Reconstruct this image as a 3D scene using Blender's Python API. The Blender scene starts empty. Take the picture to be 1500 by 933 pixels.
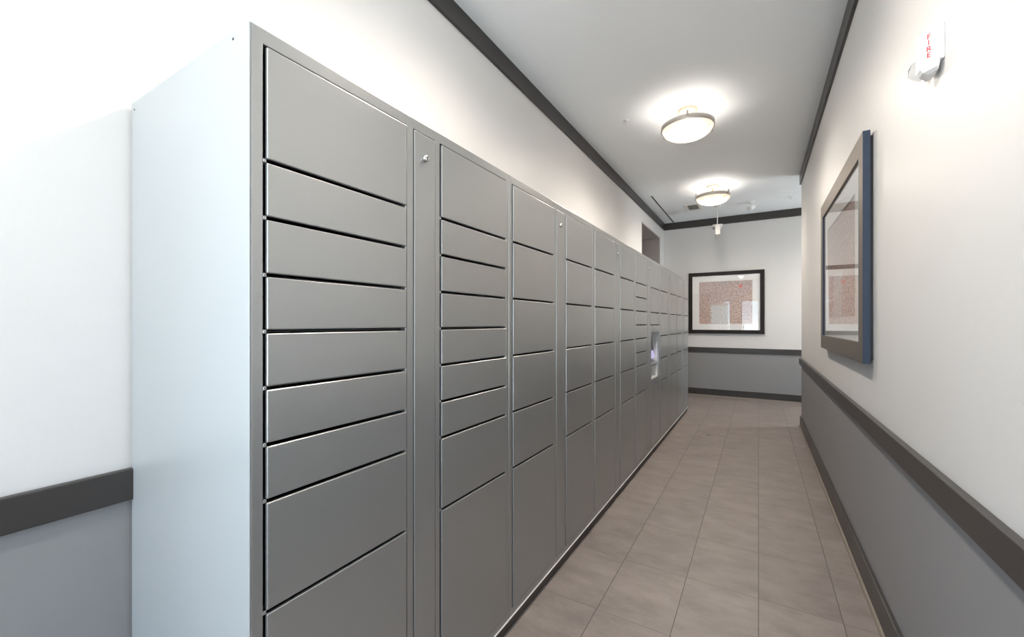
import bpy, bmesh, math, random
from mathutils import Vector, Matrix
random.seed(4)
C = bpy.context.scene.collection
PI = math.pi

# ------------------------------------------------------------------ dimensions
H = 1.256                      # camera height
XL, XR = -1.480, 0.447         # corridor walls
YF = 7.87                      # far wall
ZC = 3.058                     # ceiling
YE = 6.09                      # end of the right wall
XF = -0.865                    # locker fronts
Y0, UW = 0.436, 0.987          # first locker, unit pitch
LT = 1.855                     # locker top

# ------------------------------------------------------------------ materials
def new_mat(name):
    m = bpy.data.materials.new(name); m.use_nodes = True
    nt = m.node_tree
    for n in list(nt.nodes): nt.nodes.remove(n)
    out = nt.nodes.new('ShaderNodeOutputMaterial')
    return m, nt, out

def N(nt, t, **kw):
    n = nt.nodes.new(t)
    for k, v in kw.items():
        if k.startswith('i_'):
            n.inputs[k[2:].replace('_', ' ')].default_value = v
        else:
            setattr(n, k, v)
    return n

def math_n(nt, op, a, b=None, clamp=False):
    n = nt.nodes.new('ShaderNodeMath'); n.operation = op; n.use_clamp = clamp
    for i, v in enumerate((a, b)):
        if v is None: continue
        if isinstance(v, (int, float)): n.inputs[i].default_value = v
        else: nt.links.new(v, n.inputs[i])
    return n.outputs[0]

def mix_c(nt, fac, a, b, mode='MIX'):
    n = nt.nodes.new('ShaderNodeMix'); n.data_type = 'RGBA'; n.blend_type = mode
    for s, v in ((n.inputs['Factor'], fac), (n.inputs[6], a), (n.inputs[7], b)):
        if isinstance(v, (int, float)): s.default_value = v
        elif isinstance(v, tuple): s.default_value = v
        else: nt.links.new(v, s)
    return n.outputs[2]

def col(r, g, b): return (r, g, b, 1.0)
def srgb(r, g, b):
    f = lambda v: (v/255/12.92) if v/255 <= .04045 else ((v/255+.055)/1.055)**2.4
    return (f(r), f(g), f(b), 1.0)

def paint(name, c, rough=.5, var=.04, scale=3.0, bump=.0, bscale=180.0, metallic=0.0, spec=.5, coat=0.0):
    m, nt, out = new_mat(name)
    b = N(nt, 'ShaderNodeBsdfPrincipled')
    b.inputs['Roughness'].default_value = rough
    b.inputs['Metallic'].default_value = metallic
    b.inputs['Specular IOR Level'].default_value = spec
    b.inputs['Coat Weight'].default_value = coat
    tc = N(nt, 'ShaderNodeTexCoord')
    ns = N(nt, 'ShaderNodeTexNoise'); ns.inputs['Scale'].default_value = scale; ns.inputs['Detail'].default_value = 4
    nt.links.new(tc.outputs['Object'], ns.inputs['Vector'])
    k = math_n(nt, 'MULTIPLY_ADD', ns.outputs['Fac'], 2*var); 
    nt.nodes[-1].inputs[2].default_value = 1 - var
    cc = N(nt, 'ShaderNodeVectorMath', operation='SCALE')
    cc.inputs[0].default_value = c[:3]; nt.links.new(k, cc.inputs['Scale'])
    nt.links.new(cc.outputs[0], b.inputs['Base Color'])
    if bump:
        n2 = N(nt, 'ShaderNodeTexNoise'); n2.inputs['Scale'].default_value = bscale; n2.inputs['Detail'].default_value = 2
        nt.links.new(tc.outputs['Object'], n2.inputs['Vector'])
        bp = N(nt, 'ShaderNodeBump'); bp.inputs['Strength'].default_value = bump; bp.inputs['Distance'].default_value = .002
        nt.links.new(n2.outputs['Fac'], bp.inputs['Height']); nt.links.new(bp.outputs[0], b.inputs['Normal'])
    nt.links.new(b.outputs[0], out.inputs[0])
    return m

def wall_paint(name, zsplit):
    """two tone wall paint: off-white above the chair rail, grey below"""
    m, nt, out = new_mat(name)
    b = N(nt, 'ShaderNodeBsdfPrincipled'); b.inputs['Roughness'].default_value = .45
    b.inputs['Specular IOR Level'].default_value = .35
    geo = N(nt, 'ShaderNodeNewGeometry'); sep = N(nt, 'ShaderNodeSeparateXYZ')
    nt.links.new(geo.outputs['Position'], sep.inputs[0])
    up = math_n(nt, 'GREATER_THAN', sep.outputs['Z'], zsplit)
    ns = N(nt, 'ShaderNodeTexNoise'); ns.inputs['Scale'].default_value = 1.6; ns.inputs['Detail'].default_value = 5
    nt.links.new(geo.outputs['Position'], ns.inputs['Vector'])
    c = mix_c(nt, up, WALL_LOW, WALL_UP)
    v = mix_c(nt, ns.outputs['Fac'], col(.95, .95, .95), col(1.04, 1.04, 1.04))
    c = mix_c(nt, 1.0, c, v, 'MULTIPLY')
    nt.links.new(c, b.inputs['Base Color'])
    n2 = N(nt, 'ShaderNodeTexNoise'); n2.inputs['Scale'].default_value = 140; n2.inputs['Detail'].default_value = 3
    nt.links.new(geo.outputs['Position'], n2.inputs['Vector'])
    bp = N(nt, 'ShaderNodeBump'); bp.inputs['Strength'].default_value = .12; bp.inputs['Distance'].default_value = .002
    nt.links.new(n2.outputs['Fac'], bp.inputs['Height']); nt.links.new(bp.outputs[0], b.inputs['Normal'])
    nt.links.new(b.outputs[0], out.inputs[0])
    return m

WALL_UP = col(.68, .672, .665)
WALL_LOW = col(.26, .26, .265)
M = {}
M['wall'] = wall_paint('wall_paint', .80)
M['ceiling'] = paint('ceiling_paint', col(.86, .89, .915), .8, .02, 1.5, .08, 160)
M['trim'] = paint('trim_paint', col(.042, .038, .036), .36, .08, 6, spec=.4)
M['locker'] = paint('locker_paint', col(.41, .42, .42), .33, .03, 7, .05, 260, metallic=.75, spec=.5)
M['locker_inside'] = paint('locker_inside', col(.12, .125, .13), .6, .03)
M['side_panel'] = paint('pale_side_panel', col(.40, .42, .43), .38, .03, 2.5, .05, 260, metallic=.2)
M['kick'] = paint('kick_board', col(.075, .062, .052), .5, .12, 9)
M['chrome'] = paint('chrome', col(.75, .75, .75), .18, .02, metallic=1)
M['alu'] = paint('pale_metal', col(.80, .79, .77), .35, .02, metallic=.6)
M['nickel'] = paint('brushed_nickel', col(.56, .52, .47), .42, .05, 12, metallic=.55)
M['canopy'] = paint('champagne_metal', col(.72, .58, .42), .35, .03, metallic=.6)
M['black'] = paint('black_plastic', col(.012, .012, .013), .4, .02)
M['white'] = paint('white_plastic', col(.80, .80, .80), .35, .02)
M['offwhite'] = paint('white_enamel', col(.76, .74, .71), .45, .02)
M['red'] = paint('red_ink', col(.60, .015, .04), .5, .02)
M['frame_dark'] = paint('dark_wood', col(.018, .014, .013), .45, .3, 25, spec=.2)
M['frame_edge'] = paint('navy_lacquer', col(.030, .044, .075), .45, .15, 20, spec=.3)
M['mat_board'] = paint('mat_board', col(.90, .895, .885), .9, .02)
M['vent_dark'] = paint('vent_dark', col(.22, .22, .22), .6, .03)
M['scuff'] = paint('scuffed_metal', col(.58, .58, .56), .5, .1, 60)
M['grey_frame'] = paint('door_frame_metal', col(.10, .10, .10), .4, .05)

def brushed(name, c):
    m, nt, out = new_mat(name)
    b = N(nt, 'ShaderNodeBsdfPrincipled'); b.inputs['Roughness'].default_value = .5; b.inputs['Metallic'].default_value = .6
    tc = N(nt, 'ShaderNodeTexCoord'); mp = N(nt, 'ShaderNodeMapping'); mp.inputs['Scale'].default_value = (60, 1.2, 60)
    nt.links.new(tc.outputs['Object'], mp.inputs[0])
    ns = N(nt, 'ShaderNodeTexNoise'); ns.inputs['Scale'].default_value = 4; ns.inputs['Detail'].default_value = 4
    nt.links.new(mp.outputs[0], ns.inputs['Vector'])
    cc = mix_c(nt, ns.outputs['Fac'], (c[0]*.72, c[1]*.72, c[2]*.72, 1), (c[0]*1.25, c[1]*1.25, c[2]*1.25, 1))
    nt.links.new(cc, b.inputs['Base Color']); nt.links.new(b.outputs[0], out.inputs[0])
    return m
M['frame_taupe'] = brushed('brushed_taupe', col(.17, .145, .125))

def glass_sheet(name, ior=1.5, tint=(1, 1, 1, 1)):
    m, nt, out = new_mat(name)
    fr = N(nt, 'ShaderNodeFresnel'); fr.inputs['IOR'].default_value = ior
    t = N(nt, 'ShaderNodeBsdfTransparent'); t.inputs[0].default_value = tint
    g = N(nt, 'ShaderNodeBsdfGlossy'); g.inputs['Roughness'].default_value = .0
    mx = N(nt, 'ShaderNodeMixShader')
    geo = N(nt, 'ShaderNodeNewGeometry')
    front = math_n(nt, 'SUBTRACT', 1.0, geo.outputs['Backfacing'])      # thin sheet: reflects at its first face only
    k = math_n(nt, 'MULTIPLY', math_n(nt, 'MULTIPLY', fr.outputs[0], front), 1.35, clamp=True)
    nt.links.new(k, mx.inputs[0]); nt.links.new(t.outputs[0], mx.inputs[1]); nt.links.new(g.outputs[0], mx.inputs[2])
    nt.links.new(mx.outputs[0], out.inputs[0])
    return m
M['glass'] = glass_sheet('picture_glass')
M['pane'] = glass_sheet('window_glass', 1.4)
M['lens'] = glass_sheet('strobe_lens', 2.0, (.85, .88, .90, 1))

def floor_mat():
    m, nt, out = new_mat('floor_tile')
    b = N(nt, 'ShaderNodeBsdfPrincipled')
    geo = N(nt, 'ShaderNodeNewGeometry'); sep = N(nt, 'ShaderNodeSeparateXYZ')
    nt.links.new(geo.outputs['Position'], sep.inputs[0])
    TX, TY, OY = .305, .443, 1.743
    ux = math_n(nt, 'DIVIDE', math_n(nt, 'ADD', sep.outputs['X'], 30*TX), TX)
    uy = math_n(nt, 'DIVIDE', math_n(nt, 'ADD', sep.outputs['Y'], 30*TY - OY), TY)
    fx = math_n(nt, 'FRACT', ux); fy = math_n(nt, 'FRACT', uy)
    # distance to the joint, metres
    dx = math_n(nt, 'MULTIPLY', math_n(nt, 'SUBTRACT', .5, math_n(nt, 'ABSOLUTE', math_n(nt, 'SUBTRACT', fx, .5))), TX)
    dy = math_n(nt, 'MULTIPLY', math_n(nt, 'SUBTRACT', .5, math_n(nt, 'ABSOLUTE', math_n(nt, 'SUBTRACT', fy, .5))), TY)
    jx = math_n(nt, 'LESS_THAN', dx, .0015)
    jy = math_n(nt, 'MULTIPLY', math_n(nt, 'LESS_THAN', dy, .0011), .75)
    j = math_n(nt, 'MAXIMUM', jx, jy)
    # per tile tone
    cell = N(nt, 'ShaderNodeCombineXYZ')
    nt.links.new(math_n(nt, 'FLOOR', ux), cell.inputs[0]); nt.links.new(math_n(nt, 'FLOOR', uy), cell.inputs[1])
    wn = N(nt, 'ShaderNodeTexWhiteNoise'); wn.noise_dimensions = '3D'; nt.links.new(cell.outputs[0], wn.inputs['Vector'])
    off = N(nt, 'ShaderNodeVectorMath', operation='SCALE'); off.inputs['Scale'].default_value = 7
    nt.links.new(wn.outputs['Color'], off.inputs[0])
    pos = N(nt, 'ShaderNodeVectorMath', operation='ADD')
    nt.links.new(geo.outputs['Position'], pos.inputs[0]); nt.links.new(off.outputs[0], pos.inputs[1])
    mp = N(nt, 'ShaderNodeMapping'); mp.inputs['Scale'].default_value = (1.0, 1.8, 1)
    nt.links.new(pos.outputs[0], mp.inputs[0])
    n1 = N(nt, 'ShaderNodeTexNoise'); n1.inputs['Scale'].default_value = 5; n1.inputs['Detail'].default_value = 7; n1.inputs['Roughness'].default_value = .62
    nt.links.new(mp.outputs[0], n1.inputs['Vector'])
    n2 = N(nt, 'ShaderNodeTexNoise'); n2.inputs['Scale'].default_value = 60; n2.inputs['Detail'].default_value = 4
    nt.links.new(geo.outputs['Position'], n2.inputs['Vector'])
    r1 = N(nt, 'ShaderNodeValToRGB')
    e = r1.color_ramp.elements
    e[0].position = .30; e[0].color = FLOOR_D
    e[1].position = .72; e[1].color = FLOOR_L
    nt.links.new(n1.outputs['Fac'], r1.inputs[0])
    tone = math_n(nt, 'MULTIPLY_ADD', wn.outputs['Value'], .07); nt.nodes[-1].inputs[2].default_value = .965
    fine = math_n(nt, 'MULTIPLY_ADD', n2.outputs['Fac'], .14); nt.nodes[-1].inputs[2].default_value = .93
    k = math_n(nt, 'MULTIPLY', tone, fine)
    sc = N(nt, 'ShaderNodeVectorMath', operation='SCALE')
    nt.links.new(r1.outputs[0], sc.inputs[0]); nt.links.new(k, sc.inputs['Scale'])
    c = mix_c(nt, j, sc.outputs[0], col(.055, .046, .040))
    nt.links.new(c, b.inputs['Base Color'])
    rg = math_n(nt, 'MULTIPLY_ADD', n1.outputs['Fac'], .25); nt.nodes[-1].inputs[2].default_value = .36
    nt.links.new(rg, b.inputs['Roughness'])
    hgt = math_n(nt, 'SUBTRACT', math_n(nt, 'MULTIPLY', n2.outputs['Fac'], .1), j)
    bp = N(nt, 'ShaderNodeBump'); bp.inputs['Strength'].default_value = .25; bp.inputs['Distance'].default_value = .002
    nt.links.new(hgt, bp.inputs['Height']); nt.links.new(bp.outputs[0], b.inputs['Normal'])
    nt.links.new(b.outputs[0], out.inputs[0])
    return m
FLOOR_D = col(.176, .150, .138)
FLOOR_L = col(.280, .242, .226)
M['floor'] = floor_mat()

def art_mat(name, w, h, dot=True):
    """pale mottled print; object coordinates: x across, z up, centre at 0"""
    m, nt, out = new_mat(name)
    b = N(nt, 'ShaderNodeBsdfPrincipled'); b.inputs['Roughness'].default_value = .85
    tc = N(nt, 'ShaderNodeTexCoord')
    n1 = N(nt, 'ShaderNodeTexNoise'); n1.inputs['Scale'].default_value = 38; n1.inputs['Detail'].default_value = 6; n1.inputs['Roughness'].default_value = .8
    nt.links.new(tc.outputs['Object'], n1.inputs['Vector'])
    n2 = N(nt, 'ShaderNodeTexNoise'); n2.inputs['Scale'].default_value = 4.5; n2.inputs['Detail'].default_value = 3
    nt.links.new(tc.outputs['Object'], n2.inputs['Vector'])
    r = N(nt, 'ShaderNodeValToRGB'); el = r.color_ramp.elements
    el[0].position = .38; el[0].color = srgb(120, 98, 92)
    el[1].position = .62; el[1].color = srgb(248, 236, 226)
    for p, c in ((.43, srgb(176, 130, 112)), (.48, srgb(160, 150, 154)), (.52, srgb(222, 190, 168)), (.57, srgb(190, 184, 190))):
        x = el.new(p); x.color = c
    nt.links.new(n1.outputs['Fac'], r.inputs[0])
    r2 = N(nt, 'ShaderNodeValToRGB'); e2 = r2.color_ramp.elements
    e2[0].position = .35; e2[0].color = srgb(176, 172, 178); e2[1].position = .66; e2[1].color = srgb(226, 196, 174)
    nt.links.new(n2.outputs['Fac'], r2.inputs[0])
    sp0 = N(nt, 'ShaderNodeSeparateXYZ'); nt.links.new(tc.outputs['Object'], sp0.inputs[0])
    up = math_n(nt, 'MULTIPLY_ADD', sp0.outputs['Z'], 1.3, clamp=True); nt.nodes[-1].inputs[2].default_value = .45
    wash = mix_c(nt, up, srgb(222, 178, 150), srgb(168, 166, 174))       # warmer ink low in the print, greyer ink above
    c = mix_c(nt, .35, r.outputs[0], mix_c(nt, .5, wash, r2.outputs[0]))
    sp = N(nt, 'ShaderNodeSeparateXYZ'); nt.links.new(tc.outputs['Object'], sp.inputs[0])
    # pale blue green block low down: partly print, partly a painted reflection
    wob = math_n(nt, 'MULTIPLY', math_n(nt, 'SUBTRACT', n1.outputs['Fac'], .5), .16)
    X = math_n(nt, 'ADD', sp.outputs['X'], wob); Z = math_n(nt, 'ADD', sp.outputs['Z'], wob)
    def rect(x0, x1, z0, z1):
        a = math_n(nt, 'MULTIPLY', math_n(nt, 'GREATER_THAN', X, x0*w), math_n(nt, 'LESS_THAN', X, x1*w))
        d = math_n(nt, 'MULTIPLY', math_n(nt, 'GREATER_THAN', Z, z0*h), math_n(nt, 'LESS_THAN', Z, z1*h))
        return math_n(nt, 'MULTIPLY', a, d)
    k = rect(-.27, .07, -.5, -.06)
    bl = mix_c(nt, n1.outputs['Fac'], srgb(190, 200, 208), srgb(236, 246, 242))
    c = mix_c(nt, math_n(nt, 'MULTIPLY', k, .62), c, bl)
    if dot:
        d = N(nt, 'ShaderNodeVectorMath', operation='DISTANCE'); d.inputs[1].default_value = (.29*w, 0, .37*h)
        nt.links.new(tc.outputs['Object'], d.inputs[0])
        dk = math_n(nt, 'LESS_THAN', d.outputs['Value'], .028)
        c = mix_c(nt, math_n(nt, 'MULTIPLY', dk, .75), c, srgb(225, 110, 105))
    nt.links.new(c, b.inputs['Base Color']); nt.links.new(b.outputs[0], out.inputs[0])
    return m

def shade_mat():
    """frosted bowl glass: scatters the bulbs' light, lets a little straight through"""
    m, nt, out = new_mat('frosted_bowl_glass')
    tr = N(nt, 'ShaderNodeBsdfTranslucent'); tr.inputs[0].default_value = col(.11, .09, .07)
    tp = N(nt, 'ShaderNodeBsdfTransparent'); tp.inputs[0].default_value = col(1, .93, .85)
    em = N(nt, 'ShaderNodeEmission'); em.inputs[0].default_value = col(1, .80, .60); em.inputs[1].default_value = SHADE_E
    gl = N(nt, 'ShaderNodeBsdfGlossy'); gl.inputs['Roughness'].default_value = .15
    fr = N(nt, 'ShaderNodeFresnel'); fr.inputs['IOR'].default_value = 1.5
    m1 = N(nt, 'ShaderNodeMixShader'); m1.inputs[0].default_value = .35
    nt.links.new(tr.outputs[0], m1.inputs[1]); nt.links.new(tp.outputs[0], m1.inputs[2])
    ad = N(nt, 'ShaderNodeAddShader'); nt.links.new(m1.outputs[0], ad.inputs[0]); nt.links.new(em.outputs[0], ad.inputs[1])
    geo = N(nt, 'ShaderNodeNewGeometry')
    m2 = N(nt, 'ShaderNodeMixShader')
    nt.links.new(math_n(nt, 'MULTIPLY', fr.outputs[0], math_n(nt, 'SUBTRACT', 1.0, geo.outputs['Backfacing'])), m2.inputs[0])
    nt.links.new(ad.outputs[0], m2.inputs[1]); nt.links.new(gl.outputs[0], m2.inputs[2])
    nt.links.new(m2.outputs[0], out.inputs[0])
    return m
SHADE_E = .25
M['shade'] = shade_mat()

def screen_mat():
    m, nt, out = new_mat('kiosk_screen')
    b = N(nt, 'ShaderNodeBsdfPrincipled'); b.inputs['Roughness'].default_value = .15
    b.inputs['Base Color'].default_value = col(.01, .012, .014)
    tc = N(nt, 'ShaderNodeTexCoord'); sp = N(nt, 'ShaderNodeSeparateXYZ'); nt.links.new(tc.outputs['Object'], sp.inputs[0])
    k = math_n(nt, 'LESS_THAN', sp.outputs['Z'], -.045)
    k2 = math_n(nt, 'GREATER_THAN', sp.outputs['Z'], -.125)
    kk = math_n(nt, 'MULTIPLY', k, k2)
    b.inputs['Emission Color'].default_value = col(.62, .55, 1.0)
    nt.links.new(math_n(nt, 'MULTIPLY', kk, .35), b.inputs['Emission Strength'])
    nt.links.new(b.outputs[0], out.inputs[0])
    return m
M['screen'] = screen_mat()

# ------------------------------------------------------------------ mesh helpers
def bx(bm, x0, x1, y0, y1, z0, z1):
    vs = [bm.verts.new(p) for p in ((x0,y0,z0),(x1,y0,z0),(x1,y1,z0),(x0,y1,z0),(x0,y0,z1),(x1,y0,z1),(x1,y1,z1),(x0,y1,z1))]
    for f in ((0,3,2,1),(4,5,6,7),(0,1,5,4),(1,2,6,5),(2,3,7,6),(3,0,4,7)):
        bm.faces.new([vs[i] for i in f])
    return vs

def box(x0, x1, y0, y1, z0, z1, bevel=0.0, seg=2):
    bm = bmesh.new(); bx(bm, x0, x1, y0, y1, z0, z1)
    if bevel: bmesh.ops.bevel(bm, geom=list(bm.edges), offset=bevel, segments=seg, profile=.5, affect='EDGES')
    return bm

def join(*bms):
    out = bmesh.new()
    for b in bms:
        me = bpy.data.meshes.new('tmp'); b.to_mesh(me); b.free(); out.from_mesh(me); bpy.data.meshes.remove(me)
    return out

def lathe(prof, n=48, cx=0, cy=0, a0=0, full=True):
    """revolve (r, z) profile about the vertical axis"""
    bm = bmesh.new(); rings = []
    for r, z in prof:
        if r < 1e-6: rings.append([bm.verts.new((cx, cy, z))])
        else: rings.append([bm.verts.new((cx+r*math.cos(2*PI*i/n), cy+r*math.sin(2*PI*i/n), z)) for i in range(n)])
    for a, b in zip(rings, rings[1:]):
        for i in range(n):
            j = (i+1) % n
            if len(a) == 1 and len(b) == 1: continue
            if len(a) == 1: bm.faces.new((a[0], b[i], b[j]))
            elif len(b) == 1: bm.faces.new((a[i], b[0], a[j]))
            else: bm.faces.new((a[i], b[i], b[j], a[j]))
    bmesh.ops.recalc_face_normals(bm, faces=list(bm.faces))
    return bm

def xform(bm, mtx):
    bmesh.ops.transform(bm, matrix=mtx, verts=list(bm.verts)); return bm

def cyl(p0, p1, r0, r1=None, n=20, cap=True):
    r1 = r0 if r1 is None else r1
    p0, p1 = Vector(p0), Vector(p1); d = p1-p0; L = d.length
    pr = [(0, 0), (r0, 0), (r1, L), (0, L)] if cap else [(r0, 0), (r1, L)]
    bm = lathe(pr, n)
    q = Vector((0, 0, 1)).rotation_difference(d.normalized())
    return xform(bm, Matrix.Translation(p0) @ q.to_matrix().to_4x4())

def prism(poly, axis, a0, a1):
    """poly: list of 2-D points; extruded along axis ('x','y','z')"""
    bm = bmesh.new()
    def P(u, v, a): return {'x': (a, u, v), 'y': (u, a, v), 'z': (u, v, a)}[axis]
    A = [bm.verts.new(P(u, v, a0)) for u, v in poly]; B = [bm.verts.new(P(u, v, a1)) for u, v in poly]
    bm.faces.new(A); bm.faces.new(B)
    n = len(poly)
    for i in range(n): bm.faces.new((A[i], A[(i+1) % n], B[(i+1) % n], B[i]))
    bmesh.ops.recalc_face_normals(bm, faces=list(bm.faces))
    return bm

def cells_frame(us, vs, filled, x0, x1):
    """solid plate in the y-z plane made of the filled cells of a grid, holes left open"""
    bm = bmesh.new(); V = {}
    def vert(i, j, x):
        k = (i, j, x)
        if k not in V: V[k] = bm.verts.new((x, us[i], vs[j]))
        return V[k]
    nu, nv = len(us)-1, len(vs)-1
    F = lambda i, j: 0 <= i < nu and 0 <= j < nv and filled(i, j)
    for i in range(nu):
        for j in range(nv):
            if not F(i, j): continue
            bm.faces.new((vert(i,j,x1), vert(i+1,j,x1), vert(i+1,j+1,x1), vert(i,j+1,x1)))
            bm.faces.new((vert(i,j,x0), vert(i,j+1,x0), vert(i+1,j+1,x0), vert(i+1,j,x0)))
            for di, dj, a, b in ((-1,0,(i,j),(i,j+1)), (1,0,(i+1,j+1),(i+1,j)), (0,-1,(i+1,j),(i,j)), (0,1,(i,j+1),(i+1,j+1))):
                if not F(i+di, j+dj):
                    bm.faces.new((vert(*a,x0), vert(*a,x1), vert(*b,x1), vert(*b,x0)))
    bmesh.ops.recalc_face_normals(bm, faces=list(bm.faces))
    return bm

def mesh_of(name, bm, mats, smooth=False):
    me = bpy.data.meshes.new(name); bm.to_mesh(me); bm.free()
    for m in (mats if isinstance(mats, (list, tuple)) else [mats]): me.materials.append(m)
    if smooth:
        for p in me.polygons: p.use_smooth = True
    return me

def obj(name, data, mat=None, parent=None, loc=(0, 0, 0), smooth=False, label=None, bevel=0):
    if isinstance(data, bmesh.types.BMesh): data = mesh_of(name, data, mat, smooth)
    o = bpy.data.objects.new(name, data); C.objects.link(o)
    o.location = loc
    if parent: o.parent = parent
    if label: o['label'] = label
    if bevel:
        b = o.modifiers.new('bevel', 'BEVEL'); b.width = bevel; b.segments = 2; b.limit_method = 'ANGLE'; b.angle_limit = math.radians(40)
    return o

def thing(name, label, cat, loc=(0, 0, 0), rotz=0, group=None):
    o = bpy.data.objects.new(name, None); C.objects.link(o); o.empty_display_size = .1
    o.location = loc; o.rotation_euler = (0, 0, rotz)
    o['label'] = label; o['category'] = cat
    if group: o['group'] = group
    return o

def tag(o, label, cat, group=None):
    o['label'] = label; o['category'] = cat
    if group: o['group'] = group
    return o

def struct(name, bm, mat, parent=None, label=None, smooth=False):
    o = obj(name, bm, mat, parent, smooth=smooth)
    if not parent: o['kind'] = 'structure'
    if label: o['label'] = label
    return o

# ------------------------------------------------------------------ the setting
LX = -4.2        # lobby's left side (behind the camera)
RX = 3.1         # right end of the cross hall
YB = -3.3        # entrance wall behind the camera
YRW = -1.3       # where the right wall starts
YLW = -0.7       # where the left wall starts
T = .12

struct('floor', box(LX-T, RX+T, YB-T, YF+T, -.08, 0), M['floor'])
struct('ceiling', box(LX-T, RX+T, YB-T, YF+T, ZC, ZC+.08), M['ceiling'])

# left wall with the passage opening above/behind the far lockers
OY0, OY1, OZ = 6.224, 7.50, 2.735
bm = cells_frame([YLW, OY0-.02, OY1+.02, YF], [0, OZ+.02, ZC], lambda i, j: not (i == 1 and j == 0), XL-T, XL)
struct('wall_left', bm, M['wall'])
# passage beyond the opening
PX = -3.2
bm = join(box(PX, XL-T-.001, OY0-T, OY0-.02, 0, OZ), box(PX, XL-T-.001, OY1+.02, OY1+T, 0, OZ), box(PX, XL-.0008, OY0-.0199, OY0, 0, OZ), box(PX, XL-.0008, OY1, OY1+.0199, 0, OZ), box(PX-T, PX, OY0-T, OY1+T, 0, OZ))
M['passage'] = paint('dimmed_passage_paint', col(.42, .38, .37), .6, .04)  # darker copy of the wall colour; the passage's dimness is painted in
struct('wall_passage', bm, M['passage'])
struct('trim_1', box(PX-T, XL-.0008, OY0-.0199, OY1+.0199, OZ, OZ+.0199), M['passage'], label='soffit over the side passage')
# lobby walls behind the camera
struct('wall_lobby', join(box(LX, XL-T, YLW, YLW+T, 0, ZC)), M['wall'])
# right wall
struct('wall_right', box(XR, XR+.14, YRW, YE, 0, ZC), M['wall'])
struct('wall_lobby_right', join(box(XR+.14, 2.4, YRW, YRW+T, 0, ZC), box(2.4, 2.4+T, YB-T, YRW+T, 0, ZC)), M['wall'])
struct('wall_cross', box(XR+.14, RX, YE-.14, YE, 0, ZC), M['wall'])
struct('wall_far', box(XL-T, RX+T, YF, YF+T, 0, ZC), M['wall'])

def window_x(name, x, y0, y1, z0, z1, nmull, face):
    """window in a wall whose plane is x = const"""
    bm = bmesh.new(); w = .05
    bx(bm, x-.04, x+.04, y0, y0+w, z0, z1); bx(bm, x-.04, x+.04, y1-w, y1, z0, z1)
    bx(bm, x-.04, x+.04, y0+w, y1-w, z0, z0+w); bx(bm, x-.04, x+.04, y0+w, y1-w, z1-w, z1)
    for k in range(1, nmull+1):
        yc = y0+(y1-y0)*k/(nmull+1); bx(bm, x-.03, x+.03, yc-.02, yc+.02, z0+w, z1-w)
    o = struct(name, bm, M['grey_frame'])
    g = obj('pane', box(x-.003, x+.003, y0+w, y1-w, z0+w, z1-w), M['pane'], o)
    return o

def window_y(name, y, x0, x1, z0, z1, mull, bar=None):
    bm = bmesh.new(); w = .05
    bx(bm, x0, x0+w, y-.04, y+.04, z0, z1); bx(bm, x1-w, x1, y-.04, y+.04, z0, z1)
    bx(bm, x0+w, x1-w, y-.04, y+.04, z0, z0+w); bx(bm, x0+w, x1-w, y-.04, y+.04, z1-w, z1)
    for xc in mull: bx(bm, xc-.025, xc+.025, y-.03, y+.03, z0+w, z1-w)
    o = struct(name, bm, M['grey_frame'])
    obj('pane', box(x0+w, x1-w, y-.003, y+.003, z0+w, z1-w), M['pane'], o)
    return o

# entrance wall with two glazed doors and a side window plus one added for light, side wall with a shop window, hall window at the right end
def wall_y(name, y0, y1, xs, zs, holes):
    f = cells_frame(xs, zs, lambda i, j: (i, j) not in holes, 0, 1)
    for v in f.verts:
        x, y, z = v.co; v.co = (y, y0+(y1-y0)*x, z)
    bmesh.ops.recalc_face_normals(f, faces=list(f.faces))
    return struct(name, f, M['wall'])
wall_y('wall_rear', YB-T, YB, [LX-T, -3.9, -2.0, -1.62, -.95, -.62, .05, .35, 2.05, 2.4], [0, .08, .15, 2.18, 2.95, ZC],
       {(1, 2), (1, 3), (7, 2), (7, 3), (3, 1), (3, 2), (5, 1), (5, 2)})
window_y('window_1', YB-T/2, -3.9, -2.0, .15, 2.95, [-2.95])
window_y('added_window', YB-T/2, .35, 2.05, .15, 2.95, [1.2])  # unseen glazing added so daylight catches the locker door edges
d = window_y('door_1', YB-T/2, -1.62, -.95, .08, 2.18, []); obj('door_handle', box(-1.06, -1.03, YB+.0, YB+.05, .9, 1.2, .005), M['alu'], d)
d = window_y('door_2', YB-T/2, -.62, .05, .08, 2.18, []); obj('door_handle', box(-.54, -.51, YB+.0, YB+.05, .9, 1.2, .005), M['alu'], d)
bm = cells_frame([YB, -2.7, -1.5, YLW+T], [0, .15, 2.95, ZC], lambda i, j: not (i == 1 and j == 1), LX-T, LX)
struct('wall_lobby_side', bm, M['wall'])
window_x('window_2', LX-T/2, -2.7, -1.5, .15, 2.95, 1, 1)
bm = cells_frame([YE-.14, 6.4, 7.5, YF+T], [0, .2, 1.8, ZC], lambda i, j: not (i == 1 and j == 1), RX, RX+T)
struct('wall_cross_end', bm, M['wall'])
window_x('window_3', RX+T/2, 6.4, 7.5, .2, 1.8, 0, -1)

# --- trim: profile swept along straight runs (boxes with small bevels), corners wrapped
def rail(name, x0, x1, y0, y1, z0, z1, bev=.003):
    return struct(name, box(x0, x1, y0, y1, z0, z1, bev), M['trim'])

CB = ZC-.122    # bottom of the crown band
struct('trim_2', box(XL, XL+.020, YLW, YF-.020, CB, ZC, .002), M['trim'])                                  # crown, left
struct('trim_3', box(XL, RX, YF-.020, YF, CB, ZC, .002), M['trim'])                                         # crown, far
struct('trim_4', join(box(XR-.018, XR, YRW, YE+.018, CB, ZC, .002), box(XR, RX, YE, YE+.018, CB, ZC, .002)), M['trim'])
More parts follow.
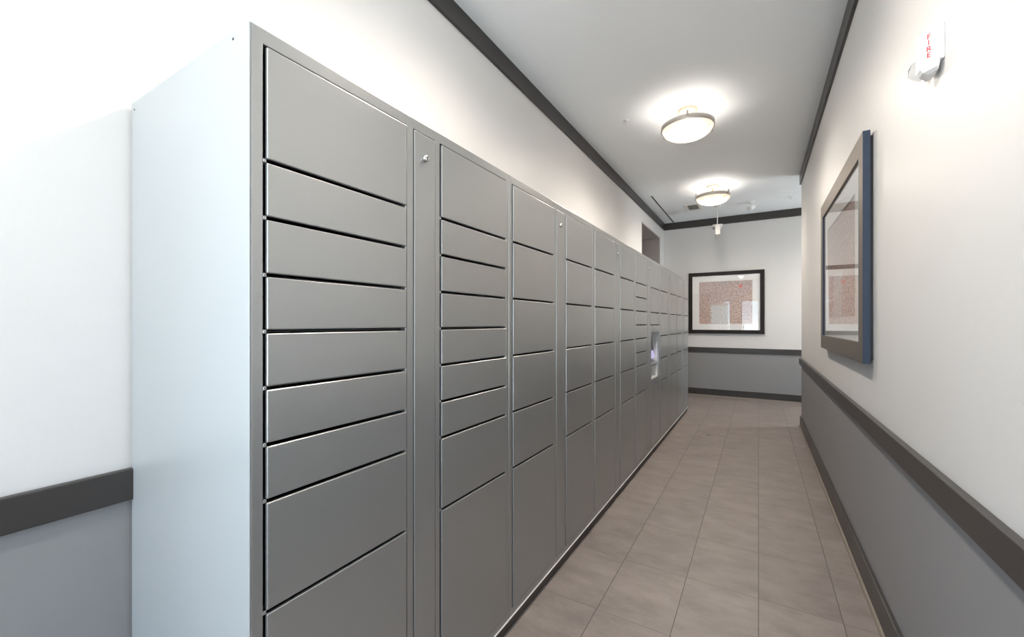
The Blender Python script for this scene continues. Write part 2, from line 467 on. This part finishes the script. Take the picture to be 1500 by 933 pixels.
# chair rails
struct('trim_5', join(box(XL, XL+.022, YLW, YF, .776, .860, .003)), M['trim'])
struct('trim_6', join(box(XL+.022, RX, YF-.020, YF, .748, .833, .003)), M['trim'])
struct('trim_7', join(box(XR-.0235, XR, YRW, YE+.022, .754, .833, .003), box(XR, RX, YE, YE+.022, .754, .833, .003)), M['trim'])
# baseboards with a shoe mould
def shoe(axis, a, s, lo, hi):
    r = .013
    pts = [(0, 0)] + [(s*r*math.sin(t*PI/2/5), r*math.cos(t*PI/2/5)) for t in range(6)]
    if axis == 'y': return prism([(a+u, v) for u, v in pts], 'y', lo, hi)
    return prism([(a+u, v) for u, v in pts], 'x', lo, hi)
M['shoe'] = paint('shoe_mould', col(.20, .17, .14), .4, .05)
b = struct('baseboard_right', join(box(XR-.016, XR, YRW, YE+.016, 0, .126, .003), box(XR, RX, YE, YE+.016, 0, .126, .003)), M['trim'])
obj('shoe_mould', shoe('y', XR-.016, -1, YRW, YE+.018), M['shoe'], b, smooth=False)
b = struct('baseboard_far', box(PX, RX, YF-.016, YF, 0, .118, .003), M['trim']) if False else struct('baseboard_far', box(XL, RX, YF-.016, YF, 0, .118, .003), M['trim'])
obj('shoe_mould', shoe('x', YF-.016, -1, XL, RX), M['shoe'], b)
struct('baseboard_left', box(XL, XL+.014, YLW, OY0, 0, .118, .003), M['trim'])

# ------------------------------------------------------------------ lockers
NINE = [1.588, 1.471, 1.354, 1.238, 1.122, 1.006, .891, .663]
SIX = [1.588, 1.355, 1.122, .891, .661]
ZT, ZB = 1.821, .094
COLS = {'A': (.0235, .4235), 'S': (.4485, .5435), 'B': (.5655, .9645)}
GAP = .004
_cache = {}
def door_mesh(w, h):
    k = (round(w, 4), round(h, 4))
    if k not in _cache:
        _cache[k] = mesh_of('door', box(-.0065, .003, 0, w, 0, h, .0026, 3), M['locker'])
    return _cache[k]

def frame_part(root, colA, colB, kiosk=False):
    ys = [0, .0235, .4235, .4485, .5435, .5655, .9645, UW-.0022]
    zs = [.060, ZB-.003, ZT+.003, LT]
    bm = cells_frame(ys, zs, lambda i, j: not (j == 1 and i in (1, 3, 5)), -.02, 0)
    # little stops where two doors meet
    tabs = []
    for (c, rows) in (('A', colA), ('B', colB)):
        y0, y1 = COLS[c]
        for z in rows:
            for (a, b_) in ((y0, y0+.0075), (y1-.0075, y1)):
                tabs.append(box(-.018, -.0005, a, b_, z-GAP, z+GAP, .001, 1))
    o = obj('frame', join(bm, *tabs), M['locker'], root, bevel=0)
    m = o.modifiers.new('bevel', 'BEVEL'); m.width = .002; m.segments = 2; m.limit_method = 'ANGLE'; m.angle_limit = math.radians(60)
    return o

def carcass(root, colA, colB):
    t = .0015; D0, D1 = -.600, -.0205; w = UW-.0022
    bm = bmesh.new()
    bx(bm, D0, D1, 0, t, .06, LT); bx(bm, D0, D1, w-t, w, .06, LT)
    bx(bm, D0, D1, t, w-t, LT-t, LT); bx(bm, D0, D1, t, w-t, .06, .06+t)
    bx(bm, D0, D0+t, t, w-t, .06+t, LT-t)
    o = obj('body', bm, M['locker'], root)
    bm = bmesh.new()
    for y in (.436, .555): bx(bm, D0+.002, -.03, y-.001, y+.001, .07, LT-.01)
    for c, rows in (('A', colA), ('B', colB)):
        y0, y1 = (.003, .434) if c == 'A' else (.557, w-.003)
        for z in rows: bx(bm, D0+.002, -.022, y0, y1, z-.001, z+.001)
    obj('shelves', bm, M['locker_inside'], root)
    return o

def keyed_lock(root, y, z):
    bm = lathe([(0, .010), (.0045, .010), (.0085, .0085), (.0105, .0045), (.0105, 0), (0, 0)], 24)
    xform(bm, Matrix.Rotation(PI/2, 4, 'Y'))
    o = obj('lock', bm, M['chrome'], root, loc=(.0015, y, z), smooth=True, label='chrome cam lock')
    k = box(.0100, .0108, -.0012, .0012, -.004, .004)
    obj('keyhole', join(k), M['black'], o)
    return o

def put_doors(root, c, rows):
    y0, y1 = COLS[c]; zz = [ZT] + rows + [ZB]
    for i in range(len(zz)-1):
        top = zz[i] - (0 if i == 0 else GAP); bot = zz[i+1] + (0 if i == len(zz)-2 else GAP)
        obj('door', door_mesh(y1-y0-.010, top-bot), None, root, loc=(0, y0+.0062, bot))

def locker(i, label, rowsA, rowsB, kiosk=False):
    root = thing('parcel_locker', label, 'locker', (XF, Y0+i*UW, 0), 0, 'parcel locker units along the left wall')
    rb = rowsB
    frame_part(root, rowsA, rb)
    carcass(root, rowsA, rb)
    put_doors(root, 'A', rowsA)
    if not kiosk: put_doors(root, 'B', rowsB)
    y0, y1 = COLS['S']
    obj('service_panel', box(-.0065, .0015, y0+.003, y1-.003, ZB, ZT, .0012), M['locker'], root, label='narrow lockable filler panel')
    keyed_lock(root, .496, 1.7505)
    obj('kick_board', box(-.030, -.012, 0, UW-.001, 0, .058, .001), M['kick'], root, label='dark recessed kick board')
    obj('bottom_trim', box(-.012, .0035, 0, UW-.003, .0560, .0595), M['white'], root, label='thin white strip along the bottom edge')  # white ledge drawn along the frame's lower edge
    if i > 0:
        pass
    return root

labels = [
 'grey metal parcel locker unit at the near end with the pale blank side panel',
 'grey parcel locker unit second from the near end with two columns of six doors',
 'grey parcel locker unit just before the one with the recessed screen',
 'grey parcel locker unit with a recessed touch screen niche in its right column',
 'grey parcel locker unit just beyond the one with the recessed screen',
 'grey parcel locker unit at the far end of the row, nearest the framed picture']
units = []
units.append(locker(0, labels[0], NINE, NINE))
units.append(locker(1, labels[1], SIX, SIX))
units.append(locker(2, labels[2], SIX, SIX))
KB = [1.588, 1.354, 1.236, .661]
units.append(locker(3, labels[3], NINE, KB, kiosk=True))
units.append(locker(4, labels[4], SIX, SIX))
units.append(locker(5, labels[5], SIX, SIX))

# near end: side panel, screw holes, bracket, scuffs
u = units[0]
obj('side_panel', box(-.604, -.0002, -.0035, -.0003, .0, LT, .0010), M['side_panel'], u, label='pale blank end panel')
for (x, z) in ((-.0615, 1.8395), (-.585, 1.8330)):
    obj('screw_hole', xform(lathe([(0, 0), (.0028, 0), (.0028, .0006), (0, .0006)], 16), Matrix.Translation((x, -.0037, z)) @ Matrix.Rotation(PI/2, 4, 'X')), M['black'], u)
bk = join(box(-.492, -.452, .004, .030, LT+.0002, LT+.0022), box(-.492, -.452, .004, .006, LT+.0022, LT+.017))
obj('mounting_bracket', bk, M['scuff'], u, label='small steel bracket')
obj('scuff_mark', join(prism([(.457, .846), (.540, .898), (.540, .9), (.457, .849)], 'x', .0008, .00095)), M['scuff'], u)

# kiosk column of the fourth unit
u = units[3]
y0, y1 = COLS['B']
for top, bot in ((ZT, 1.588+GAP), (1.588-GAP, 1.354+GAP), (1.354-GAP, 1.236+GAP), (.661-GAP, ZB)):
    obj('door', door_mesh(y1-y0-.010, top-bot), None, u, loc=(0, y0+.0062, bot))
ya, yb = y0+.0035, y1-.0025
ka, kb, kz0, kz1 = .590, .945, .722, 1.167
obj('kiosk_panel', cells_frame([ya, ka, kb, yb], [.665, kz0, kz1, 1.232], lambda i, j: not (i == 1 and j == 1), -.016, .002), M['locker'], u, bevel=.0012)
kd = -.085
bm = bmesh.new()
bx(bm, kd, -.016, ka-.002, ka, kz0, kz1); bx(bm, kd, -.016, kb, kb+.002, kz0, kz1)
bx(bm, kd, -.016, ka, kb, kz1, kz1+.002); bx(bm, kd, -.016, ka, kb, kz0-.002, kz0)
bx(bm, kd-.002, kd, ka-.002, kb+.002, kz0-.002, kz1+.002)
nb = obj('niche', bm, M['white'], u, label='recess around the screen, coloured white to look lit')  # white instead of locker grey, standing in for light on these walls
scr = obj('touch_screen', xform(box(-.004, .004, -.165, .165, -.135, .135, .002), Matrix.Rotation(math.radians(-7), 4, 'Y')), M['screen'], u, loc=(kd+.024, (ka+kb)/2, 1.025), label='dark touch screen, lit along its lower edge')
obj('ledge', prism([(kd, .868), (kd+.065, .868), (kd+.069, .862), (kd+.069, .845), (kd+.060, .836), (kd, .836)], 'y', ka+.001, kb-.001), M['locker'], u)
obj('scanner_window', box(kd, kd+.006, ka+.03, kb-.05, .752, .828, .002), M['black'], u, label='black scanner window')
obj('keyhole', xform(lathe([(0, 0), (.006, 0), (.006, .001), (0, .001)], 16), Matrix.Translation((.0021, .655, .695)) @ Matrix.Rotation(PI/2, 4, 'Y')), M['black'], u)

# ------------------------------------------------------------------ ceiling lamps
def make_lamp(loc, label, k=1.0, clips=(278, 38, 158), g='bowl lamps along the corridor ceiling'):
    x, y = loc
    t = thing('ceiling_lamp', label, 'lamp', (x, y, ZC), 0, g)
    obj('canopy', lathe([(0, -.0005), (.080, -.0005), (.082, -.006), (.076, -.018), (.062, -.026), (.0, -.028)], 48), M['canopy'], t, smooth=True, label='champagne coloured ceiling plate')
    obj('stem', lathe([(0, -.028), (.011, -.028), (.011, -.150), (.016, -.154), (.016, -.166), (0, -.166)], 20), M['nickel'], t, smooth=True)
    R = .206; zr = -.150
    # rim: a hoop with a rolled edge
    obj('rim', lathe([(R-.006, zr-.012), (R, zr-.014), (R+.004, zr-.010), (R+.004, zr+.024), (R, zr+.028), (R-.006, zr+.026), (R-.006, zr-.012)], 72), M['nickel'], t, smooth=True, label='brushed nickel rim')
    # bowl
    prof = []
    dpt = .082; n = 14
    for k in range(n+1):
        a = k/n*PI/2
        prof.append(((R-.007)*math.cos(a)**.85 if k < n else 0, zr-.006-dpt*math.sin(a)))
    bowl = lathe(prof, 72); bmesh.ops.reverse_faces(bowl, faces=list(bowl.faces))
    obj('glass_bowl', bowl, M['shade'], t, smooth=True, label='frosted glass bowl')
    # clips
    LAMP_CLIPS = [math.radians(a) for a in clips]
    for a in LAMP_CLIPS:
        c, s = math.cos(a), math.sin(a); r = R+.004
        cb = join(box(r, r+.016, -.008, .008, zr-.016, zr+.050, .002), box(r-.012, r+.010, -.005, .005, zr+.014, zr+.020))
        xform(cb, Matrix.Rotation(a, 4, 'Z'))
        obj('clip', cb, M['nickel'], t)
    # spider arms from the stem to the hoop
    arms = bmesh.new()
    for a in LAMP_CLIPS:
        b = box(.010, R-.004, -.004, .004, zr-.006, zr+.002); xform(b, Matrix.Rotation(a, 4, 'Z'))
        me = bpy.data.meshes.new('t'); b.to_mesh(me); arms.from_mesh(me); b.free()
    obj('spider', arms, M['nickel'], t)
    # two bulbs
    for k, (dx, dy) in enumerate(((-.075, .02), (.075, -.02))):
        b = lathe([(0, zr-.052), (.012, zr-.050), (.021, zr-.040), (.023, zr-.028), (.016, zr-.012), (.012, zr-.002), (.012, zr+.010), (0, zr+.010)], 20, dx, dy)
        bo = obj('bulb', b, M['bulb'], t, smooth=True)
    l = bpy.data.lights.new('lamp_light', 'POINT'); l.energy = LAMP_W*k; l.color = (1, .965, .92); l.shadow_soft_size = .05
    lo = bpy.data.objects.new('lamp_light', l); C.objects.link(lo); lo.parent = t; lo.location = (0, 0, zr-.055)
    l = bpy.data.lights.new('lamp_downlight', 'SPOT'); l.energy = LAMP_D*k; l.color = (1, .965, .92); l.shadow_soft_size = .07
    l.spot_size = math.radians(172); l.spot_blend = .85
    lo = bpy.data.objects.new('lamp_downlight', l); C.objects.link(lo); lo.parent = t; lo.location = (0, 0, zr-.03)
    return t
def bulb_mat():
    m, nt, out = new_mat('bulb_glow')
    e = N(nt, 'ShaderNodeEmission'); e.inputs[0].default_value = col(1, .88, .74); e.inputs[1].default_value = 45
    nt.links.new(e.outputs[0], out.inputs[0]); return m
M['bulb'] = bulb_mat()
LAMP_W = 3.3
LAMP_D = 150
make_lamp((-.517, 3.76), 'bowl lamp on the corridor ceiling, the nearer of the two in view', 1.5)
make_lamp((-.517, 6.02), 'farther bowl lamp on the ceiling, above the hanging sign', 1.75, (210, 330, 90))
make_lamp((-.517, 1.50), 'bowl lamp on the ceiling above the nearest locker unit', .16)
make_lamp((-.517, -.76), 'bowl lamp on the ceiling behind the camera', .25)
make_lamp((1.75, 6.98), 'unseen bowl lamp added in the cross hall to brighten the far wall', .2)  # out of view, put in to raise the light on the far wall

# ------------------------------------------------------------------ framed pictures
def picture(name, label, w, h, fw, fd, m_face, m_edge, loc, rotz, artw, arth, artz=0, standoff=.012, dot=True, inner_edge=None):
    """local: x across, +(-y) towards the viewer, z up; back at y=0"""
    t = thing(name, label, 'picture', loc, rotz)
    bm = bmesh.new()
    for s in (-1, 1):
        # mitred rails drawn as prisms: side rails
        x0, x1 = s*w/2, s*(w/2-fw)
        A = [(x0, -h/2), (x0, h/2), (x1, h/2-fw), (x1, -h/2+fw)]
        b = prism(A, 'y', -fd, -standoff)
        me = bpy.data.meshes.new('t'); b.to_mesh(me); bm.from_mesh(me); b.free()
        z0, z1 = s*h/2, s*(h/2-fw)
        A = [(-w/2, z0), (w/2, z0), (w/2-fw, z1), (-w/2+fw, z1)]
        b = prism(A, 'y', -fd, -standoff)
        me = bpy.data.meshes.new('t'); b.to_mesh(me); bm.from_mesh(me); b.free()
    bmesh.ops.recalc_face_normals(bm, faces=list(bm.faces))
    me = mesh_of('frame', bm, [m_face, m_edge])
    for p in me.polygons:
        c = p.center; n = p.normal
        if abs(n.y) < .5 and (abs(abs(c.x)-w/2) < .001 or abs(abs(c.z)-h/2) < .001): p.material_index = 1
        if inner_edge and abs(n.y) < .5 and p.material_index == 0 and abs(n.x) > .9: p.material_index = 1
    obj('frame', me, None, t, bevel=.0015)
    obj('backing', box(-w/2+.02, w/2-.02, -standoff, 0, -h/2+.02, h/2-.02), M['black'], t)
    iw, ih = w/2-fw+.004, h/2-fw+.004
    # mat board with a window
    def F(i, j): return not (i == 1 and j == 1)
    f = cells_frame([-iw, -artw/2, artw/2, iw], [-ih, artz-arth/2, artz+arth/2, ih], F, 0, 1)
    for v in f.verts:
        x, y, z = v.co; v.co = (y, -fd+.016-.003*x, z)
    bmesh.ops.recalc_face_normals(f, faces=list(f.faces))
    obj('mat_board', f, M['mat_board'], t, label='white mat board')
    obj('print', box(-artw/2-.004, artw/2+.004, -.001, 0, -arth/2-.004, arth/2+.004), art_mat('print_'+name, artw, arth, dot), t, loc=(0, -fd+.0175, artz), label='pale brown and pink mottled print')
    obj('glass', box(-iw, iw, -.002, 0, -ih, ih), M['glass'], t, loc=(0, -fd+.0115, 0))
    return t
picture('framed_picture', 'dark framed mottled print with a white mat hanging on the far wall', 1.142, 1.052, .062, .042, M['frame_dark'], M['frame_dark'],
        (-.487, YF-.0005, 1.600), 0, .80, .725, .0)
picture('framed_picture', 'large taupe framed picture behind reflecting glass on the right wall', 1.462, 1.060, .095, .040, M['frame_taupe'], M['frame_edge'],
        (XR-.0005, 3.160, 1.600), -PI/2, .95, .62, .0, dot=False, inner_edge=True)

# ------------------------------------------------------------------ fire alarm strobe
t = thing('fire_alarm', 'white fire alarm horn strobe with red lettering high on the right wall', 'fire alarm', (XR, 1.66, 2.05))
# footprint in local (x towards room is negative)
bp = prism([(0, -.054), (-.010, -.054), (-.010, .085), (0, .085)], 'z', -.052, .050)
obj('back_plate', bp, M['white'], t, bevel=.004)
foot = [(-.010, -.058), (-.0125, -.058), (-.038, -.028), (-.044, -.018), (-.044, .010), (-.034, .028), (-.010, .034)]
foot = [(-.010, -.052), (-.014, -.052), (-.0435, -.020), (-.0445, -.014), (-.0445, .012), (-.036, .026), (-.010, .034)]
hb = bmesh.new(); ringz = [(.046, 1.0), (-.057, 1.0), (-.068, .80), (-.074, .45), (-.076, .10)]
rr = [[hb.verts.new((-.010+(px_+.010)*k_, py_*(.55+.45*k_), z_)) for px_, py_ in foot] for z_, k_ in ringz]
hb.faces.new(rr[0]); hb.faces.new(rr[-1])
for a_, b_ in zip(rr, rr[1:]):
    for i in range(len(foot)):
        j = (i+1) % len(foot); hb.faces.new((a_[i], a_[j], b_[j], b_[i]))
bmesh.ops.recalc_face_normals(hb, faces=list(hb.faces))
obj('housing', hb, M['white'], t, bevel=.0025)
# lens: faceted clear dome beside the housing
ln = bmesh.new()
bmesh.ops.create_icosphere(ln, subdivisions=1, radius=1)
xform(ln, Matrix.Translation((-.022, .066, -.020)) @ Matrix.Diagonal((.032, .034, .036, 1)))
obj('strobe_lens', ln, M['lens'], t, label='clear faceted strobe lens')
obj('strobe_tube', cyl((-.022, .066, -.036), (-.022, .066, .006), .006), M['white'], t, smooth=True)
obj('lens_base', box(-.014, -.009, .036, .090, -.040, .008, .002), M['offwhite'], t)
def text_mesh(body, size):
    cu = bpy.data.curves.new('txt', 'FONT'); cu.body = body; cu.size = size; cu.align_x = 'CENTER'; cu.extrude = .0002; cu.offset = .0005; cu.space_line = .86
    o = bpy.data.objects.new('txt', cu); C.objects.link(o)
    bpy.context.view_layer.update()
    me = bpy.data.meshes.new_from_object(o.evaluated_get(bpy.context.evaluated_depsgraph_get()))
    bpy.data.objects.remove(o); bpy.data.curves.remove(cu)
    return me
me = text_mesh('F\nI\nR\nE', .0205)
bm = bmesh.new(); bm.from_mesh(me)
# text x -> along slanted face, y -> z ; face from (-.014,-.060) to (-.0435,-.020)
p0, p1 = Vector((-.014, -.052, 0)), Vector((-.0435, -.020, 0))
ex = (p0-p1).normalized(); nz = Vector((-ex.y*-1, 0, 0))
nrm = Vector((ex.y, -ex.x, 0)); 
if nrm.x > 0: nrm = -nrm
mid = (p0+p1)/2
ys = [v.co.y for v in bm.verts]; yc = (max(ys)+min(ys))/2
R = Matrix(((ex.x, 0, nrm.x, mid.x+nrm.x*.0004), (ex.y, 0, nrm.y, mid.y+nrm.y*.0004), (0, 1, 0, -yc-.001), (0, 0, 0, 1)))
xform(bm, R)
obj('lettering', bm, M['red'], t, label='red letters FIRE reading downwards')

# ------------------------------------------------------------------ hanging sign
t = thing('hanging_sign', 'small white box sign hanging edge-on from the ceiling by a thin rod', 'sign', (-.545, 7.08, ZC), math.radians(6))
obj('rod', cyl((0, 0, -.003), (0, 0, -.300), .0075), M['offwhite'], t, smooth=True)
obj('ceiling_plate', lathe([(0, 0), (.05, 0), (.05, -.004), (.02, -.012), (0, -.012)], 32), M['offwhite'], t, smooth=True)
obj('mounting_bar', box(-.066, .066, -.10, .10, -.338, -.300, .004), M['offwhite'], t)
obj('sign_box', box(-.034, .034, -.18, .18, -.470, -.318, .005), M['offwhite'], t)

# ------------------------------------------------------------------ ceiling fittings
def sprinkler(x, y, label):
    t = thing('sprinkler', label, 'sprinkler', (x, y, ZC), 0, 'sprinkler heads in the ceiling')
    obj('escutcheon', lathe([(0, 0), (.032, 0), (.030, -.004), (.018, -.007), (.012, -.004), (0, -.004)], 32), M['white'], t, smooth=True)
    obj('head', join(cyl((0, 0, -.004), (0, 0, -.018), .009, .006), box(-.011, -.008, -.002, .002, -.034, -.012), box(.008, .011, -.002, .002, -.034, -.012), box(-.011, .011, -.002, .002, -.036, -.033)), M['chrome'], t)
    obj('deflector', lathe([(0, -.036), (.013, -.037), (.013, -.0385), (0, -.0385)], 24), M['alu'], t)
sprinkler(-1.02, 3.66, 'small sprinkler head in the ceiling left of the nearer bowl lamp')
sprinkler(.395, 7.06, 'small sprinkler head in the ceiling at the far right corner')

t = thing('ceiling_camera', 'small white cylindrical device on a stem in the ceiling right of the farther lamp', 'camera', (-.097, 7.10, ZC))
obj('mount_plate', lathe([(0, 0), (.05, 0), (.05, -.006), (.02, -.012), (0, -.012)], 32), M['white'], t, smooth=True)
obj('stem', cyl((0, 0, -.010), (0, 0, -.060), .011), M['white'], t, smooth=True)
obj('head', join(cyl((.028, .04, -.062), (-.022, -.045, -.105), .034, .038, 28), cyl((-.022, -.045, -.105), (-.024, -.048, -.107), .032, .030, 28)), M['white'], t, smooth=False, label='tilted drum shaped head')

t = thing('air_vent', 'small square white air vent in the ceiling left of the farther lamp', 'vent', (-.870, 6.93, ZC))
f = cells_frame([-.20, -.135, .135, .20], [-.115, -.070, .070, .115], lambda i, j: not (i == 1 and j == 1), 0, 1)
for v in f.verts:
    x, y, z = v.co; v.co = (z, y, -.010*x)
bmesh.ops.recalc_face_normals(f, faces=list(f.faces))
obj('vent_frame', f, M['offwhite'], t, bevel=.003)
s = bmesh.new()
for k in range(9):
    b = box(-.072, .072, -.011, .011, -.0008, .0008); xform(b, Matrix.Translation((0, -.12+k*.03, -.008)) @ Matrix.Rotation(math.radians(38), 4, 'X'))
    me = bpy.data.meshes.new('t'); b.to_mesh(me); s.from_mesh(me); b.free()
obj('louvre', s, M['alu'], t)
obj('duct', box(-.072, .072, -.137, .137, -.0012, -.0002), M['vent_dark'], t)

t = thing('slot_diffuser', 'long thin dark slot diffuser in the ceiling beside the left crown trim', 'vent', (-1.305, 6.93, ZC))
obj('slot', box(-.011, .011, -.90, .90, -.0015, -.0002), M['black'], t)
f = cells_frame([-.905, -.90, .90, .905], [-.016, -.011, .011, .016], lambda i, j: not (i == 1 and j == 1), 0, 1)
for v in f.verts:
    x, y, z = v.co; v.co = (z, y, -.003*x)
bmesh.ops.recalc_face_normals(f, faces=list(f.faces))
obj('edge_strip', f, M['white'], t)

# floor plug
fp = obj('floor_plug', lathe([(0, .0022), (.010, .0022), (.019, .0016), (.021, 0), (0, 0)], 28), M['chrome'], smooth=True, loc=(-.476, 5.065, 0))
tag(fp, 'tiny round metal floor plug in the tiles halfway down the corridor', 'floor plug')

# ------------------------------------------------------------------ light
w = bpy.data.worlds.new('World'); bpy.context.scene.world = w; w.use_nodes = True
nt = w.node_tree; bg = nt.nodes['Background']
# overcast blue sky above the horizon, lower half brightened to light the ceiling
tc = nt.nodes.new('ShaderNodeTexCoord'); sp = nt.nodes.new('ShaderNodeSeparateXYZ'); nt.links.new(tc.outputs['Generated'], sp.inputs[0])
rp = nt.nodes.new('ShaderNodeValToRGB'); e = rp.color_ramp.elements
e[0].position = .49; e[0].color = (.66, .73, .76, 1); e[1].position = .51; e[1].color = (.27, .36, .45, 1)
mm = math_n(nt, 'MULTIPLY_ADD', sp.outputs['Z'], .5); nt.nodes[-1].inputs[2].default_value = .5
nt.links.new(mm, rp.inputs[0]); nt.links.new(rp.outputs[0], bg.inputs[0]); bg.inputs[1].default_value = 10.0
def portal(loc, rot, sx, sy):
    l = bpy.data.lights.new('daylight_portal', 'AREA'); l.shape = 'RECTANGLE'; l.size = sx; l.size_y = sy
    l.cycles.is_portal = True
    o = bpy.data.objects.new('daylight_portal', l); C.objects.link(o); o.location = loc; o.rotation_euler = rot
portal((-2.95, YB-.13, 1.55), (PI/2, 0, 0), 1.9, 2.8)
portal((1.2, YB-.13, 1.55), (PI/2, 0, 0), 1.7, 2.8)
portal((-1.285, YB-.13, 1.13), (PI/2, 0, 0), .67, 2.1)
portal((-.285, YB-.13, 1.13), (PI/2, 0, 0), .67, 2.1)
portal((LX-.13, -2.1, 1.55), (0, -PI/2, 0), 2.8, 1.2)
portal((RX+.13, 6.95, 1.0), (0, PI/2, 0), 1.6, 1.1)

# ------------------------------------------------------------------ camera
cam = bpy.data.cameras.new('Camera'); co = bpy.data.objects.new('Camera', cam); C.objects.link(co)
f_px, hy, vx = 603.5, 472.9, 1111.1
cam.sensor_fit = 'HORIZONTAL'; cam.sensor_width = 36; cam.lens = f_px/1500*36
cam.shift_y = (hy-466.5)/1500
cam.clip_start = .01
co.location = (0, 0, H)
co.rotation_euler = (PI/2, 0, math.atan((vx-750)/f_px))
sc = bpy.context.scene; sc.camera = co
sc.view_settings.view_transform = 'Standard'; sc.view_settings.look = 'None'
sc.view_settings.gamma = 1; sc.view_settings.exposure = 0.88; sc.view_settings.use_curve_mapping = False
sc.cycles.max_bounces = 12; sc.cycles.diffuse_bounces = 8; sc.cycles.glossy_bounces = 6; sc.cycles.transparent_max_bounces = 12
sc.cycles.use_denoising = True; sc.cycles.sample_clamp_indirect = 8
sc.cycles.caustics_reflective = False; sc.cycles.caustics_refractive = False
